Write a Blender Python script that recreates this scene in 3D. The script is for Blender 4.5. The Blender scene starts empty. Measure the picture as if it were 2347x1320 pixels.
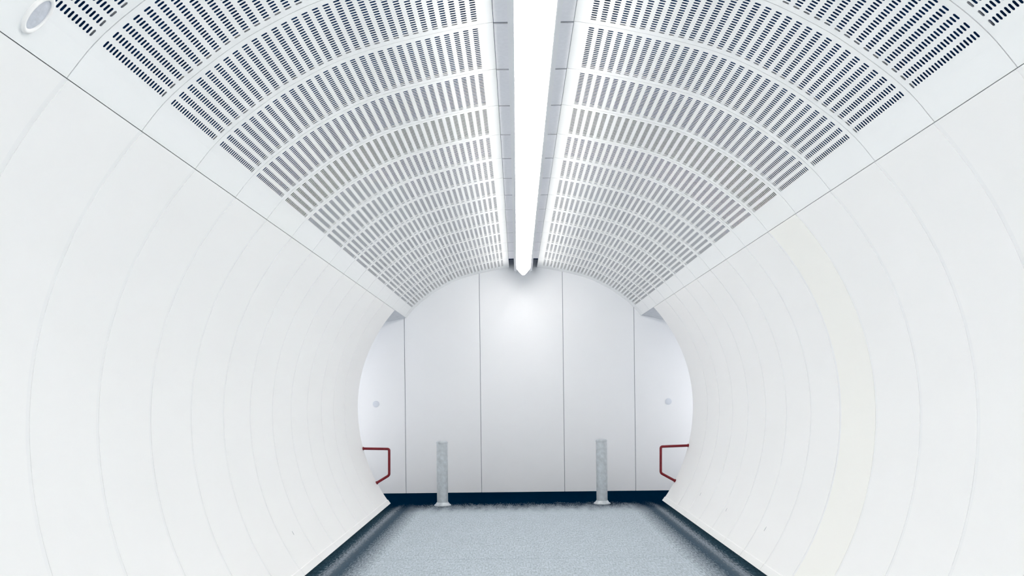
import bpy, bmesh, math, random
from mathutils import Vector, Matrix
random.seed(7)
C = bpy.context.scene.collection
sc = bpy.context.scene

# ------------------------------------------------------------------ camera, world, exposure
EYE = 1.607                      # eye height above the floor; the tunnel runs along +Y
FPX = 1700.0                     # focal length in pixels of the 2347 px wide frame
ROLL = 0.0113
cam = bpy.data.cameras.new('camera')
cam.sensor_width = 36.0
cam.lens = FPX / 2347 * 36
cam.shift_x = -12.5 / 2347
cam.shift_y = 249 / 2347
cam.clip_start = 0.05
camo = bpy.data.objects.new('camera', cam); C.objects.link(camo)
camo.matrix_world = Matrix.Translation((0, 0, EYE)) @ Matrix.Rotation(math.pi/2, 4, 'X') @ Matrix.Rotation(-ROLL, 4, 'Z')
sc.camera = camo

w = bpy.data.worlds.new('world'); sc.world = w; w.use_nodes = True
w.node_tree.nodes['Background'].inputs[0].default_value = (0.95, 0.95, 0.97, 1)
w.node_tree.nodes['Background'].inputs[1].default_value = 2.0  # added ambient fill, reaching the end wall through the open side passage ends
sc.view_settings.view_transform = 'Standard'
sc.view_settings.look = 'None'
sc.view_settings.gamma = 1
sc.view_settings.use_curve_mapping = False
sc.view_settings.exposure = 0.0
sc.cycles.max_bounces = 14
sc.cycles.diffuse_bounces = 10
sc.cycles.glossy_bounces = 4
LAMP = 16.6                       # strength of the fluorescent line

# ------------------------------------------------------------------ plan of the place
CX = 0.118                       # the tunnel's axis, a little right of the camera
P = 0.614                        # pitch of the cladding rings
SEAM0 = 4.31                     # one seam; others at SEAM0 + P*j
WALL_END = 11.33                 # wall cladding stops here
END = 12.50                      # end wall
BACK = -6.0
def seam(j): return SEAM0 + P*j
ZC = EYE - 0.15                  # widest height of the walls
RW, RT, RB = 2.56, 2.35, 2.51    # half width, upper and lower half heights
ZJ = EYE + 1.345                 # where wall meets ceiling

def wall_u(z):
    b = RT if z > ZC else RB
    return RW*math.sqrt(max(0, 1-((z-ZC)/b)**2))

# ceiling profile: half (u from the axis, height above the eye)
PR = [(0.0, 2.185), (0.35, 2.16), (1.0, 2.01), (1.4, 1.83), (1.68, 1.64), (1.85, 1.495), (1.975, 1.345)]
def _spl(ps, n=40):
    q = [(-ps[1][0], ps[1][1])] + ps + [(2*ps[-1][0]-ps[-2][0]+.01, 2*ps[-1][1]-ps[-2][1]-.03)]
    out = []
    for i in range(1, len(q)-2):
        p0, p1, p2, p3 = q[i-1], q[i], q[i+1], q[i+2]
        for k in range(n):
            t = k/n
            out.append(tuple(.5*((2*p1[a]) + (-p0[a]+p2[a])*t + (2*p0[a]-5*p1[a]+4*p2[a]-p3[a])*t*t + (-p0[a]+3*p1[a]-3*p2[a]+p3[a])*t**3) for a in (0, 1)))
    out.append(ps[-1])
    return out
FINE = _spl(PR)
ARC = [0.0]
for a, b in zip(FINE, FINE[1:]): ARC.append(ARC[-1] + math.hypot(b[0]-a[0], b[1]-a[1]))
STOT = ARC[-1]
def s_of_u(u):
    for i in range(len(FINE)-1):
        if FINE[i+1][0] >= u:
            t = (u-FINE[i][0])/(FINE[i+1][0]-FINE[i][0]); return ARC[i]+t*(ARC[i+1]-ARC[i])
    return STOT
def prof(s, off=0.0):
    """point of the ceiling profile at arc length s from the crown, moved off metres outward"""
    i = 0
    lo, hi = 0, len(ARC)-2
    while lo < hi:
        m = (lo+hi+1)//2
        if ARC[m] <= s: lo = m
        else: hi = m-1
    i = lo
    t = (s-ARC[i])/(ARC[i+1]-ARC[i])
    u = FINE[i][0]+t*(FINE[i+1][0]-FINE[i][0]); z = FINE[i][1]+t*(FINE[i+1][1]-FINE[i][1])
    dx, dz = FINE[i+1][0]-FINE[i][0], FINE[i+1][1]-FINE[i][1]
    l = math.hypot(dx, dz)
    return u - dz/l*off, z + dx/l*off        # outward normal: up and away from the axis

# ------------------------------------------------------------------ materials
def mat(name, col, rough=0.5, spec=0.3, metal=0.0, var=0.0, scale=3.0, bump=0.0, bscale=200):
    m = bpy.data.materials.new(name); m.use_nodes = True
    nt = m.node_tree; b = nt.nodes['Principled BSDF']
    b.inputs['Base Color'].default_value = (*col, 1)
    b.inputs['Roughness'].default_value = rough
    b.inputs['Specular IOR Level'].default_value = spec
    b.inputs['Metallic'].default_value = metal
    if var:
        tc = nt.nodes.new('ShaderNodeTexCoord'); n = nt.nodes.new('ShaderNodeTexNoise')
        n.inputs['Scale'].default_value = scale; n.inputs['Detail'].default_value = 4
        nt.links.new(tc.outputs['Object'], n.inputs['Vector'])
        r = nt.nodes.new('ShaderNodeMapRange')
        r.inputs['From Min'].default_value = 0.25; r.inputs['From Max'].default_value = 0.75
        r.inputs['To Min'].default_value = 1-var; r.inputs['To Max'].default_value = 1+var
        nt.links.new(n.outputs['Fac'], r.inputs['Value'])
        x = nt.nodes.new('ShaderNodeVectorMath'); x.operation = 'SCALE'
        x.inputs[0].default_value = col
        nt.links.new(r.outputs['Result'], x.inputs['Scale'])
        nt.links.new(x.outputs['Vector'], b.inputs['Base Color'])
    if bump:
        tc = nt.nodes.new('ShaderNodeTexCoord'); n = nt.nodes.new('ShaderNodeTexNoise')
        n.inputs['Scale'].default_value = bscale
        nt.links.new(tc.outputs['Object'], n.inputs['Vector'])
        bp = nt.nodes.new('ShaderNodeBump'); bp.inputs['Strength'].default_value = bump; bp.inputs['Distance'].default_value = 0.002
        nt.links.new(n.outputs['Fac'], bp.inputs['Height']); nt.links.new(bp.outputs['Normal'], b.inputs['Normal'])
    return m
M_wall = mat('white_enamel', (0.905, 0.908, 0.908), 0.45, 0.25, var=0.008, scale=0.7)
M_wally = mat('cream_white_enamel', (0.917, 0.916, 0.882), 0.45, 0.25)
M_joint = mat('joint_white', (0.88, 0.887, 0.893), 0.5, 0.2)
M_ceil = mat('white_powder_coat', (0.86, 0.88, 0.89), 0.5, 0.2)
M_ceily = mat('cream_powder_coat', (0.862, 0.881, 0.883), 0.5, 0.2)
M_plenum = mat('dark_acoustic_fleece', (0.008, 0.050, 0.165), 0.9, 0.05, var=0.25, scale=30)
M_end = mat('end_wall_enamel', (0.84, 0.858, 0.885), 0.5, 0.2, var=0.012, scale=0.9)
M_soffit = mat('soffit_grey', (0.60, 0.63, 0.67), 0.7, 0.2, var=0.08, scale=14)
M_tray = mat('tray_grey', (0.89, 0.89, 0.93), 0.6, 0.2, var=0.03, scale=40)
M_house = mat('lamp_housing_grey', (0.90, 0.905, 0.925), 0.6, 0.1)
M_red = mat('dark_red_paint', (0.19, 0.004, 0.012), 0.4, 0.4, var=0.25, scale=25)
M_steel = mat('dull_steel', (0.52, 0.56, 0.59), 0.5, 0.4, metal=0.5, var=0.16, scale=18)
M_grille = mat('speaker_grille_grey', (0.56, 0.59, 0.65), 0.6, 0.2, var=0.10, scale=60)
M_scuff = mat('scuff_grey', (0.30, 0.34, 0.38), 0.8, 0.1)
M_olive = mat('dark_olive_fleece', (0.035, 0.085, 0.030), 0.9, 0.05, var=0.25, scale=30)
M_dark = mat('gap_dark', (0.12, 0.14, 0.18), 0.9, 0.0)

def emit(name, col, s):
    m = bpy.data.materials.new(name); m.use_nodes = True
    b = m.node_tree.nodes['Principled BSDF']
    b.inputs['Base Color'].default_value = (.9, .9, .9, 1)
    b.inputs['Emission Color'].default_value = (*col, 1); b.inputs['Emission Strength'].default_value = s
    return m
M_lamp = emit('glowing_diffuser', (1.0, 0.955, 0.905), LAMP)

def floor_mat():
    m = bpy.data.materials.new('grey_floor_covering'); m.use_nodes = True
    nt = m.node_tree; b = nt.nodes['Principled BSDF']; N = nt.nodes.new; L = nt.links.new
    tc = N('ShaderNodeTexCoord'); sp = N('ShaderNodeSeparateXYZ'); L(tc.outputs['Object'], sp.inputs[0])
    def math_(op, a, bb=None, c=None):
        n = N('ShaderNodeMath'); n.operation = op
        for i, v in enumerate((a, bb, c)):
            if v is None: continue
            if isinstance(v, (int, float)): n.inputs[i].default_value = v
            else: L(v, n.inputs[i])
        return n.outputs[0]
    def noise(scale, detail=3):
        n = N('ShaderNodeTexNoise'); n.inputs['Scale'].default_value = scale; n.inputs['Detail'].default_value = detail
        mp = N('ShaderNodeMapping'); mp.inputs['Scale'].default_value = (1, 0.22, 1)
        L(tc.outputs['Object'], mp.inputs['Vector']); L(mp.outputs[0], n.inputs['Vector']); return n.outputs['Fac']
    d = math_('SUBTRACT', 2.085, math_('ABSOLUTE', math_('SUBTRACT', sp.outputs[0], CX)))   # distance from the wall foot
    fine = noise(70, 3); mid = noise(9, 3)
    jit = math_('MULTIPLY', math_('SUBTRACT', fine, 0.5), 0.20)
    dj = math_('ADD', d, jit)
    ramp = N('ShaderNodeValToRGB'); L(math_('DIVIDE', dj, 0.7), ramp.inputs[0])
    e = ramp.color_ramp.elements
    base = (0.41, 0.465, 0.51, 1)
    stops = [(0.0, (0.012, 0.028, 0.04, 1)), (0.17, (0.025, 0.05, 0.07, 1)), (0.235, (0.13, 0.16, 0.19, 1)), (0.29, (0.22, 0.25, 0.29, 1)),  # pale streak mid-border: a skirting reflection painted into the floor colour
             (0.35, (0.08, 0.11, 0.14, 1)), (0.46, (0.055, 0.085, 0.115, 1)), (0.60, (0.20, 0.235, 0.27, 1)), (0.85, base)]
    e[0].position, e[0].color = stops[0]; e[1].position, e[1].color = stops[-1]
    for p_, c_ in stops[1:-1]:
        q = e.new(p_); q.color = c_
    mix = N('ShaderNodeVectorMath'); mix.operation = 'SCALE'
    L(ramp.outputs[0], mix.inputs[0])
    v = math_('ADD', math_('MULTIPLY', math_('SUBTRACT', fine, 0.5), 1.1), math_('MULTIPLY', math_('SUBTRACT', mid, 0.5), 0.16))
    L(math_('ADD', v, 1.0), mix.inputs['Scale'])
    # dark threshold strip before the end wall, its near edge fading out raggedly
    ye = math_('ADD', sp.outputs[1], math_('ADD', math_('MULTIPLY', math_('SUBTRACT', fine, 0.5), 1.3), math_('MULTIPLY', math_('SUBTRACT', mid, 0.5), 0.7)))
    mr = N('ShaderNodeMapRange'); L(ye, mr.inputs['Value'])
    mr.inputs['From Min'].default_value = 10.35; mr.inputs['From Max'].default_value = 11.15
    mx = N('ShaderNodeMix'); mx.data_type = 'RGBA'
    L(mr.outputs['Result'], mx.inputs['Factor']); L(mix.outputs[0], mx.inputs['A']); mx.inputs['B'].default_value = (0.0, 0.011, 0.030, 1)
    # one joint across the floor covering
    ln = math_('LESS_THAN', math_('ABSOLUTE', math_('SUBTRACT', sp.outputs[1], 7.36)), 0.006)
    m2 = N('ShaderNodeMix'); m2.data_type = 'RGBA'
    L(math_('MULTIPLY', ln, 0.35), m2.inputs['Factor']); L(mx.outputs['Result'], m2.inputs['A']); m2.inputs['B'].default_value = (0.1, 0.13, 0.16, 1)
    L(m2.outputs['Result'], b.inputs['Base Color'])
    b.inputs['Roughness'].default_value = 0.75; b.inputs['Specular IOR Level'].default_value = 0.0
    return m
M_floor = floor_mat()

# ------------------------------------------------------------------ helpers
def obj(name, bm, m, parent=None, smooth=None):
    me = bpy.data.meshes.new(name); bm.normal_update(); bm.to_mesh(me); bm.free()
    me.materials.append(m)
    if smooth:
        for p in me.polygons: p.use_smooth = True
        me.set_sharp_from_angle(angle=math.radians(smooth))
    o = bpy.data.objects.new(name, me); C.objects.link(o)
    if parent: o.parent = parent
    return o
def struct(o): o['kind'] = 'structure'; return o
def tag(o, label, cat, group=None):
    o['label'] = label; o['category'] = cat
    if group: o['group'] = group
    return o
def empty(name, loc=(0, 0, 0)):
    o = bpy.data.objects.new(name, None); C.objects.link(o); o.location = loc; o.empty_display_size = .1; return o
def box(bm, x0, x1, y0, y1, z0, z1):
    v = [bm.verts.new(p) for p in ((x0,y0,z0),(x1,y0,z0),(x1,y1,z0),(x0,y1,z0),(x0,y0,z1),(x1,y0,z1),(x1,y1,z1),(x0,y1,z1))]
    for f in ((0,3,2,1),(4,5,6,7),(0,1,5,4),(1,2,6,5),(2,3,7,6),(3,0,4,7)): bm.faces.new([v[i] for i in f])
def extrude_y(bm, pts, y0, y1, close=True):
    """closed section pts (x, z) swept from y0 to y1"""
    a = [bm.verts.new((x, y0, z)) for x, z in pts]; b = [bm.verts.new((x, y1, z)) for x, z in pts]
    n = len(pts)
    for i in range(n if close else n-1):
        j = (i+1) % n; bm.faces.new((a[i], a[j], b[j], b[i]))
    return a, b
def slab(bm, inner, outer, y0, y1):
    """solid curved sheet between two polylines of equal length"""
    n = len(inner)
    A = [[bm.verts.new((x, y, z)) for x, z in pl] for y in (y0, y1) for pl in (inner, outer)]
    i0, o0, i1, o1 = A
    for k in range(n-1):
        bm.faces.new((i0[k], i0[k+1], i1[k+1], i1[k])); bm.faces.new((o0[k+1], o0[k], o1[k], o1[k+1]))
        bm.faces.new((i0[k+1], i0[k], o0[k], o0[k+1])); bm.faces.new((i1[k], i1[k+1], o1[k+1], o1[k]))
    bm.faces.new((i0[0], i1[0], o1[0], o0[0])); bm.faces.new((i1[-1], i0[-1], o0[-1], o1[-1]))
    bmesh.ops.recalc_face_normals(bm, faces=bm.faces)

# ------------------------------------------------------------------ floor
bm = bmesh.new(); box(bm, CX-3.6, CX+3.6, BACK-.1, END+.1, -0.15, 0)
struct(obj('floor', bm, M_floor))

# ------------------------------------------------------------------ curved side walls
def wall_poly(side, off, z0, z1, n=56):
    out = []
    for k in range(n+1):
        z = z0+(z1-z0)*k/n
        u = wall_u(z)
        bb = RT if z > ZC else RB
        nx, nz = u/RW**2, (z-ZC)/bb**2
        l = math.hypot(nx, nz)
        out.append((CX+side*(u+nx/l*off), z+nz/l*off))
    return out
ZT = ZJ - 0.003
ys = []
j = -17
while seam(j) < WALL_END-0.3: ys.append(seam(j)); j += 1
wall_edges = [BACK] + [y for y in ys if y > BACK+.2] + [WALL_END]
for side, nm in ((-1, 'left'), (1, 'right')):
    bm = bmesh.new()
    slab(bm, wall_poly(side, 0.0032, 0.0, ZT), wall_poly(side, 0.12, 0.0, ZT), BACK, WALL_END-0.002)
    wl = struct(obj('wall_'+nm, bm, M_joint, smooth=30))
    for a, b in zip(wall_edges, wall_edges[1:]):
        if b < 1.2 and False: continue
        bm = bmesh.new()
        g = 0.016
        slab(bm, wall_poly(side, 0.0, 0.0, ZT), wall_poly(side, 0.003, 0.0, ZT), a+g, b-g if b < WALL_END else b)
        cream = side > 0 and abs(a-seam(2)) < .01
        o = obj('wall_panel', bm, M_wally if cream else M_wall, wl, smooth=30)
        if cream: o['label'] = 'slightly cream coloured curved wall panel'
    # scuff marks on the enamel
    marks = [(1.0, (1753, 1212), (-0.05, 0.11)), ] if False else []
# baseboards
for side, nm in ((-1, 'left'), (1, 'right')):
    bb = empty('baseboard_'+nm, (CX+side*wall_u(0.0), 0, 0)); struct(bb)
    for a, b in zip(wall_edges, wall_edges[1:]):
        if b < 4: continue
        bm = bmesh.new()
        u0 = wall_u(0.0); u1 = wall_u(0.055)
        pts = [(-side*0.012, 0.0), (side*0.0, 0.0), (side*(u1-u0), 0.055), (side*(u1-u0)-side*0.011, 0.055)]
        aa, b2 = extrude_y(bm, pts, a+.004, b-.004)
        bm.faces.new(aa); bm.faces.new(b2[::-1]); bmesh.ops.recalc_face_normals(bm, faces=bm.faces)
        obj('baseboard_strip', bm, M_wall, bb)

# ------------------------------------------------------------------ ceiling backing (plenum) and plain vault behind the camera
def both(off, s0=0.0, s1=STOT, n=40):
    r = [prof(s0+(s1-s0)*k/n, off) for k in range(n+1)]
    return r
Y_FRONT = seam(-3)
full = [(CX-u, EYE+z) for u, z in both(0.13)[::-1]] + [(CX+u, EYE+z) for u, z in both(0.13)[1:]]
fullo = [(CX-u, EYE+z) for u, z in both(0.20)[::-1]] + [(CX+u, EYE+z) for u, z in both(0.20)[1:]]
bm = bmesh.new(); slab(bm, full, fullo, BACK-.1, END+.1)
ceil = struct(obj('ceiling', bm, M_plenum, smooth=30))
for side in (-1, 1):                           # plain vault lining behind the camera
    inn = [(CX+side*u, EYE+z) for u, z in both(0.0, s_of_u(.235), STOT)]
    out = [(CX+side*u, EYE+z) for u, z in both(0.02, s_of_u(.235), STOT)]
    bm = bmesh.new(); slab(bm, inn, out, BACK, Y_FRONT-.006); obj('vault_lining', bm, M_ceil, ceil, smooth=30)
    # plain closing strip against the end wall
    bm = bmesh.new(); slab(bm, inn, out, seam(13)+.004, END); obj('closing_strip', bm, M_ceil, ceil, smooth=30)
    # recessed joint strips behind the seams
    inn = [(CX+side*u, EYE+z) for u, z in both(0.022, s_of_u(.26), STOT-.16)]
    out = [(CX+side*u, EYE+z) for u, z in both(0.026, s_of_u(.26), STOT-.16)]
    for j in range(-3, 14):
        bm = bmesh.new(); slab(bm, inn, out, seam(j)-.02, seam(j)+.02); obj('joint_strip', bm, M_joint, ceil, smooth=30)
    inn = [(CX+side*u, EYE+z) for u, z in both(0.118, 0.02, STOT)]
    out = [(CX+side*u, EYE+z) for u, z in both(0.125, 0.02, STOT)]
    bm = bmesh.new(); slab(bm, inn, out, seam(2)+.30, seam(3)+.34)
    o = obj('fleece_lining', bm, M_olive, ceil, smooth=30); o['label'] = 'dark olive lining behind one ring of slots'
    # side closing sheet above the wall top
    inn = [(CX+side*u, EYE+z) for u, z in (prof(STOT-.001, .022), prof(STOT-.001, .13))]
    out = [(x, z-.004) for x, z in inn]
    bm = bmesh.new(); slab(bm, inn, out, BACK, END); obj('shadow_gap_strip', bm, M_dark, ceil)

# ------------------------------------------------------------------ slotted ceiling panels
NR, NS = 30, 22                  # rows across, slots along each row
SL, SW = 0.034, 0.0134           # slot length and width
S_IN, S_OUT = s_of_u(0.342)-SL/2, s_of_u(1.852)-.003
RP = (S_OUT-S_IN-SL)/(NR-1)      # row pitch
S_A, S_B = s_of_u(0.235), STOT
LY = P-0.006
def panel_mesh(side):
    bm = bmesh.new(); vd = {}
    def V(s, y, off=0.0):
        k = (round(s, 6), round(y, 6), round(off, 5))
        if k not in vd:
            u, z = prof(min(max(s, 0.0001), STOT-1e-6), off)
            vd[k] = bm.verts.new((side*u, y, z))
        return vd[k]
    ym = 0.034; yp = (LY-2*ym)/NS
    yb = [0.0] + [ym+yp*i for i in range(NS+1)] + [LY]
    sb = [S_A, (S_A+S_IN)/2]; c0 = S_IN+SL/2-RP/2
    rows = [c0+RP*i for i in range(NR+1)]
    tail = [rows[-1]+(S_B-rows[-1])*k/4 for k in (1, 2, 3, 4)]
    allb = sb + rows + tail
    F = lambda *v: bm.faces.new(v)
    for a in range(len(allb)-1):
        s0, s1 = allb[a], allb[a+1]
        isrow = 2 <= a < 2+NR
        for i in range(len(yb)-1):
            y0, y1 = yb[i], yb[i+1]
            A, B, D, E = V(s0, y0), V(s1, y0), V(s1, y1), V(s0, y1)
            if not isrow or i == 0 or i == len(yb)-2:
                F(A, B, D, E); continue
            sc_, yc = (s0+s1)/2, (y0+y1)/2
            h, w2, c = SL/2, SW/2, SW*.32
            p = [V(sc_-h+c, yc-w2), V(sc_+h-c, yc-w2), V(sc_+h, yc-w2+c), V(sc_+h, yc+w2-c),
                 V(sc_+h-c, yc+w2), V(sc_-h+c, yc+w2), V(sc_-h, yc+w2-c), V(sc_-h, yc-w2+c)]
            F(A, B, p[1], p[0]); F(B, p[2], p[1]); F(B, D, p[3], p[2]); F(D, p[4], p[3])
            F(D, E, p[5], p[4]); F(E, p[6], p[5]); F(E, A, p[7], p[6]); F(A, p[0], p[7])
    # folded flanges
    for y in (0.0, LY):
        for a in range(len(allb)-1):
            F(V(allb[a], y), V(allb[a+1], y), V(allb[a+1], y, .006), V(allb[a], y, .006))
    for s in (S_A, S_B):
        for i in range(len(yb)-1):
            F(V(s, yb[i]), V(s, yb[i+1]), V(s, yb[i+1], .02), V(s, yb[i], .02))
    bmesh.ops.recalc_face_normals(bm, faces=bm.faces)
    me = bpy.data.meshes.new('ceiling_tile'); bm.to_mesh(me); bm.free()
    return me
NTH = ['', 'closest to', 'second from', 'third from', 'fourth from', 'fifth from', 'sixth from', 'seventh from', 'eighth from', 'ninth from', 'tenth from',
       'eleventh from', 'twelfth from', 'thirteenth from', 'fourteenth from', 'fifteenth from', 'sixteenth from']
for side, nm in ((-1, 'left'), (1, 'right')):
    me = panel_mesh(side); me.materials.append(M_ceil)
    me2 = me.copy(); me2.materials.clear(); me2.materials.append(M_ceily)
    proto = None
    for j in range(-3, 13):
        n = 13-j
        if proto is None:
            o = bpy.data.objects.new('ceiling_tile', me)
            md = o.modifiers.new('thickness', 'SOLIDIFY'); md.thickness = 0.0004; md.offset = 0
            proto = o
        else:
            o = proto.copy()
        o.data = me2 if j == 2 else me
        C.objects.link(o)
        o.location = (CX, seam(j)+.003, EYE)
        if j == -3:
            lab = 'slotted white ceiling panel in the top %s corner of the photo%s' % (nm, ', beside the small speaker' if side < 0 else '')
        elif j == 2:
            lab = 'white ceiling panel with greenish slots %s of the light strip, %s the end wall' % (nm, NTH[n])
        else:
            lab = 'slotted white ceiling panel %s of the light strip, %s the end wall' % (nm, NTH[n])
        o['kind'] = 'thing'
        tag(o, lab, 'ceiling panel', 'slotted ceiling panels %s of the light strip' % nm)

# ------------------------------------------------------------------ continuous light line
lamp = empty('strip_light', (CX, 0, EYE+2.2))
tag(lamp, 'long glowing white strip light running down the middle of the ceiling', 'light')
LX = 0.0
edges = [BACK+.05] + [seam(j) for j in range(-16, 13)] + [12.0]
edges = [e for i, e in enumerate(edges) if i == 0 or e > BACK+.3]
zl = -0.088                       # lamp edge height relative to the empty
for a, b in zip(edges, edges[1:]):
    bm = bmesh.new()
    h = 0.110
    sec = [(-h, .01), (-h, -.042), (-h*.6, -.095), (-h*.2, -.140), (0, -.147), (h*.2, -.140), (h*.6, -.095), (h, -.042), (h, .01)]
    q0, q1 = extrude_y(bm, [(x, zl+z) for x, z in sec], a+.002, b-.002)
    bm.faces.new(q0); bm.faces.new(q1[::-1]); bmesh.ops.recalc_face_normals(bm, faces=bm.faces)
    obj('diffuser', bm, M_lamp, lamp, smooth=40)
bm = bmesh.new()
sec = [(-.150, zl), (-.1145, zl), (-.1145, zl-.043), (-.1115, zl-.043), (-.1115, zl+.012), (.1115, zl+.012), (.1115, zl-.043), (.1145, zl-.043), (.1145, zl), (.150, zl), (.150, zl+.068), (-.150, zl+.068)]
q0, q1 = extrude_y(bm, sec, BACK+.02, END-.005); bm.faces.new(q0); bm.faces.new(q1[::-1]); bmesh.ops.recalc_face_normals(bm, faces=bm.faces)
obj('housing', bm, M_house, lamp)
bm = bmesh.new()
q0, q1 = extrude_y(bm, [(x*1.004, zl+z*1.004) for x, z in [(-h, .01), (-h, -.042), (-h*.6, -.095), (-h*.2, -.140), (0, -.147), (h*.2, -.140), (h*.6, -.095), (h, -.042), (h, .01)]], 12.0, 12.012)
bm.faces.new(q0); bm.faces.new(q1[::-1]); bmesh.ops.recalc_face_normals(bm, faces=bm.faces)
obj('end_cap', bm, M_house, lamp)
for a, b in zip(edges, edges[1:]):
    if a > 11.6: continue
    bm = bmesh.new(); box(bm, -.232, .232, a+.010, min(b-.010, 11.7), -0.028, -0.020)
    obj('mounting_tray', bm, M_tray, lamp)

# ------------------------------------------------------------------ end wall and cross passage
def wx(px, Y): return (px-1186)/FPX*Y
xs = [CX-3.5, wx(928.5, END), wx(1101.5, END), wx(1292, END), wx(1455, END), CX+3.5]
bm = bmesh.new(); box(bm, CX-3.6, CX+3.6, END+.014, END+.12, 0, EYE+2.35)
we = struct(obj('wall_end', bm, mat('end_joint_grey', (0.22, 0.25, 0.30), 0.8, 0.0)))
for i, (a, b) in enumerate(zip(xs, xs[1:])):
    bm = bmesh.new(); g = .004 if i not in () else 0
    box(bm, a+(g if i else 0), b-(g if i < 4 else 0), END, END+.0135, 0.0, EYE+2.33)
    bmesh.ops.bevel(bm, geom=[e for e in bm.edges], offset=.002, segments=1, affect='EDGES')
    obj('wall_panel', bm, M_end, we)
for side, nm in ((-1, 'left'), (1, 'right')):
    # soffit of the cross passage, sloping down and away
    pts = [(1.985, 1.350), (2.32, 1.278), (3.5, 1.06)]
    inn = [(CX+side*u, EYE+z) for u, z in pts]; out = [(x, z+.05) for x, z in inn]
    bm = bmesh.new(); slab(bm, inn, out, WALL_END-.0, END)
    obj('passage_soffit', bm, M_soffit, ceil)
    # passage wall that returns behind the tunnel cladding
    bm = bmesh.new(); a_ = wall_poly(side, .121, 0, ZT, 40); b_ = [(CX+side*3.5, z) for x, z in a_]
    b_ = [(CX+side*3.5, min(z, EYE+1.06)) for x, z in a_]
    slab(bm, a_, b_, WALL_END-.1, WALL_END-.02)
    struct(obj('wall_return_'+nm, bm, M_wall))
bm = bmesh.new(); box(bm, CX-2.75, CX+2.75, BACK-.1, BACK-.002, 0, EYE+2.3)
struct(obj('wall_rear', bm, M_wall))

# ------------------------------------------------------------------ red hoop rails at the mouth
def img(px, py, Y):
    dx, h = px-1186, 909-py
    c, s = math.cos(ROLL), math.sin(ROLL)
    x = dx*c + h*s; z = h*c - dx*s
    return Vector((x*Y/FPX, Y, EYE+z*Y/FPX))
def tube(bm, pts, r, seg=10):
    """round tube through points with mitred bends"""
    rings = []
    n = len(pts)
    for i, p in enumerate(pts):
        d0 = (pts[i]-pts[i-1]).normalized() if i else (pts[1]-pts[0]).normalized()
        d1 = (pts[i+1]-pts[i]).normalized() if i < n-1 else d0
        t = (d0+d1).normalized(); k = 1/max(.3, t.dot(d0))
        yv = Vector((0, 1, 0)); nv = t.cross(yv).normalized()
        rings.append([bm.verts.new(p + yv*math.cos(a)*r + nv*math.sin(a)*r*k) for a in [2*math.pi*q/seg for q in range(seg)]])
    for a, b in zip(rings, rings[1:]):
        for q in range(seg): bm.faces.new((a[q], a[(q+1) % seg], b[(q+1) % seg], b[q]))
    bm.faces.new(rings[0]); bm.faces.new(rings[-1][::-1])
    bmesh.ops.recalc_face_normals(bm, faces=bm.faces)
def bend(pts, r=.03, k=4):
    out = [pts[0]]
    for a, b, c in zip(pts, pts[1:], pts[2:]):
        u = (a-b).normalized()*r; v = (c-b).normalized()*r
        for i in range(k+1):
            t = i/k; out.append((b+u)*(1-t)**2 + b*2*t*(1-t) + (b+v)*t*t)
    out.append(pts[-1]); return out
def flange(bm, p, d, r, th):
    d = d.normalized(); y = Vector((0, 1, 0)); n = d.cross(y).normalized()
    R_ = [[bm.verts.new(p+d*t+y*math.cos(a)*r+n*math.sin(a)*r) for a in [2*math.pi*q/16 for q in range(16)]] for t in (0, th)]
    for q in range(16): bm.faces.new((R_[0][q], R_[0][(q+1) % 16], R_[1][(q+1) % 16], R_[1][q]))
    bm.faces.new(R_[0]); bm.faces.new(R_[1][::-1]); bmesh.ops.recalc_face_normals(bm, faces=bm.faces)
YR = 11.29
for nm, pp in (('left', [(829, 1028), (892, 1029), (892, 1089), (866, 1105)]), ('right', [(1576, 1021), (1514.5, 1023.5), (1514.5, 1084), (1542, 1099)])):
    pts = [img(a, b, YR) for a, b in pp]
    side = -1 if nm == 'left' else 1
    for i in (0, 3):                           # run the ends onto the wall surface
        nb = pts[1] if i == 0 else pts[2]
        d = (pts[i]-nb).normalized(); p = nb.copy()
        for _ in range(900):
            p = p + d*.001
            if abs(p.x-CX) >= wall_u(p.z)-.001: break
        pts[i] = p
    base = empty('hoop_rail', tuple((pts[0]+pts[3])/2))
    tag(base, 'dark red bent hoop rail fixed to the %s wall at the tunnel mouth' % nm, 'rail', 'red hoop rails at the tunnel mouth')
    loc = base.location
    bm = bmesh.new(); tube(bm, bend([p-loc for p in pts], .028), .0195, 12); obj('rail', bm, M_red, base, smooth=40)
    for i in (0, 3):
        nb = pts[1] if i == 0 else pts[2]
        bm = bmesh.new(); flange(bm, pts[i]-loc, nb-pts[i], .026, .016); obj('end_flange', bm, M_red, base, smooth=40)

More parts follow.
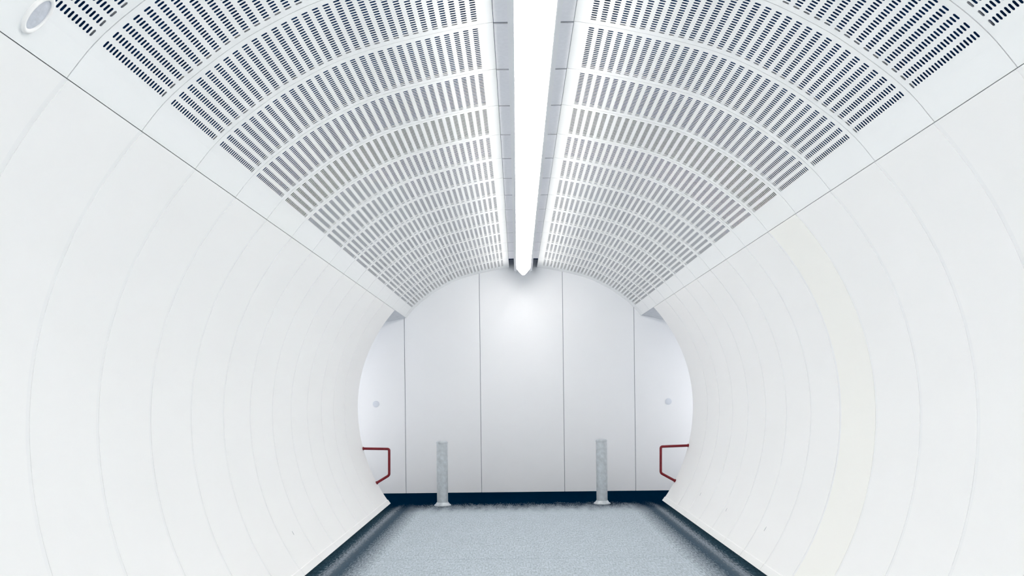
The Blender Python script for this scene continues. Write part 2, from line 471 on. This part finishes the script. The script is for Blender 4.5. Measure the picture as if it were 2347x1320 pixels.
# ------------------------------------------------------------------ steel posts at the mouth
def lathe(bm, prf, seg=36):
    rings = []
    for r, z in prf:
        rings.append([bm.verts.new((r*math.cos(2*math.pi*q/seg), r*math.sin(2*math.pi*q/seg), z)) for q in range(seg)])
    for a, b in zip(rings, rings[1:]):
        for q in range(seg): bm.faces.new((a[q], a[(q+1) % seg], b[(q+1) % seg], b[q]))
    bm.faces.new(rings[0][::-1]); bm.faces.new(rings[-1])
    bmesh.ops.recalc_face_normals(bm, faces=bm.faces)
for nm, px in (('left', 1014.5), ('right', 1380)):
    Y = 11.05
    p = img(px, 1152, Y)
    t = empty('steel_post', (p.x, Y, 0))
    tag(t, 'short grey steel post standing %s of centre before the end wall' % nm, 'post', 'steel posts before the end wall')
    bm = bmesh.new(); lathe(bm, [(.082, .014), (.082, .9), (.081, .92), (.076, .93)]); obj('shaft', bm, M_steel, t, smooth=40)
    bm = bmesh.new(); lathe(bm, [(.086, .925), (.087, .935), (.08, .952), (.055, .962)]); obj('cap', bm, M_steel, t, smooth=40)
    bm = bmesh.new(); lathe(bm, [(.125, 0.0), (.125, .01), (.105, .022), (.086, .05)]); obj('base_collar', bm, M_steel, t, smooth=40)

# ------------------------------------------------------------------ round plates on the end wall
def disc_y(bm, r0, r1, d):
    seg = 32
    R_ = [[bm.verts.new((r*math.cos(2*math.pi*q/seg), y, r*math.sin(2*math.pi*q/seg))) for q in range(seg)] for r, y in ((r0, 0), (r0, -d*.6), (r1, -d))]
    for a, b in zip(R_, R_[1:]):
        for q in range(seg): bm.faces.new((a[q], a[(q+1) % seg], b[(q+1) % seg], b[q]))
    bm.faces.new(R_[0]); bm.faces.new(R_[-1][::-1]); bmesh.ops.recalc_face_normals(bm, faces=bm.faces)
M_plate = mat('plate_grey', (0.66, 0.70, 0.77), 0.5, 0.2)
for nm, px, py in (('left', 862, 926), ('right', 1532, 920)):
    p = img(px, py, END)
    bm = bmesh.new(); disc_y(bm, .055, .048, .008)
    o = obj('cover_plate', bm, M_plate, smooth=40); o.location = (p.x, END, p.z)
    tag(o, 'small round pale cover plate on the %s side of the end wall' % nm, 'cover plate', 'round cover plates on the end wall')

# ------------------------------------------------------------------ ceiling speaker, top left
s_sp = s_of_u(1.893)
u0, z0 = prof(s_sp); ua, za = prof(s_sp, 1.0)
nrm = Vector((-(ua-u0)*-1*-1, 0, 0))
n_out = Vector((-(ua-u0), 0, za-z0)).normalized()       # outward on the left side
sp = empty('ceiling_speaker', (CX-u0, 2.765, EYE+z0))
down = -n_out
OVAL = Matrix.Diagonal((1, .5, 1, 1))
ax_y = Vector((0, 1, 0)); ax_t = ax_y.cross(down).normalized()
sp.matrix_world = Matrix.Translation(sp.location) @ Matrix((ax_t, ax_y, ax_t.cross(ax_y))).transposed().to_4x4()
tag(sp, 'small oval speaker with grey grille and white rim on the top left ceiling panel', 'speaker')
sgn = 1 if (ax_t.cross(ax_y)).dot(down) > 0 else -1
bm = bmesh.new(); lathe(bm, [(.088, -.004*sgn), (.088, .006*sgn), (.084, .013*sgn), (.074, .015*sgn), (.067, .011*sgn), (.066, .004*sgn)], 48)
obj('rim', bm, M_wall, sp, smooth=50)
bm = bmesh.new(); lathe(bm, [(.066, .003*sgn), (.066, .0065*sgn), (.04, .010*sgn), (.012, .011*sgn)], 48)
obj('grille', bm, M_grille, sp, smooth=50)

for c_ in list(sp.children): c_.data.transform(OVAL)

# ------------------------------------------------------------------ scuff marks on the wall enamel
def on_wall(px, py, side):
    lo, hi = 1.0, WALL_END
    for _ in range(60):
        m = (lo+hi)/2; p = img(px, py, m)
        if abs(p.x-CX) < wall_u(p.z): lo = m
        else: hi = m
    return img(px, py, lo)
for a, b, side, nm in (((1757, 1207), (1751, 1217), 1, 'right'), ((1667, 1164), (1663, 1172), 1, 'right'), ((1607, 1129), (1604, 1136), 1, 'right'), ((669, 1217), (674, 1226), -1, 'left')):
    p, q = on_wall(*a, side), on_wall(*b, side)
    inn = Vector((-side, 0, 0)); d = (q-p).normalized(); t = d.cross(inn).normalized()*.0035
    bm = bmesh.new()
    vs = [p+t*.3, (p+q)/2+t, q+t*.4, q-t*.4, (p+q)/2-t, p-t*.3]
    lo = [bm.verts.new(v-inn*.002) for v in vs]; hi = [bm.verts.new(v+inn*.0015) for v in vs]
    bm.faces.new(lo); bm.faces.new(hi[::-1])
    for i in range(6): bm.faces.new((lo[i], lo[(i+1) % 6], hi[(i+1) % 6], hi[i]))
    bmesh.ops.recalc_face_normals(bm, faces=bm.faces)
    obj('scuff_mark', bm, M_scuff, bpy.data.objects['wall_'+nm])
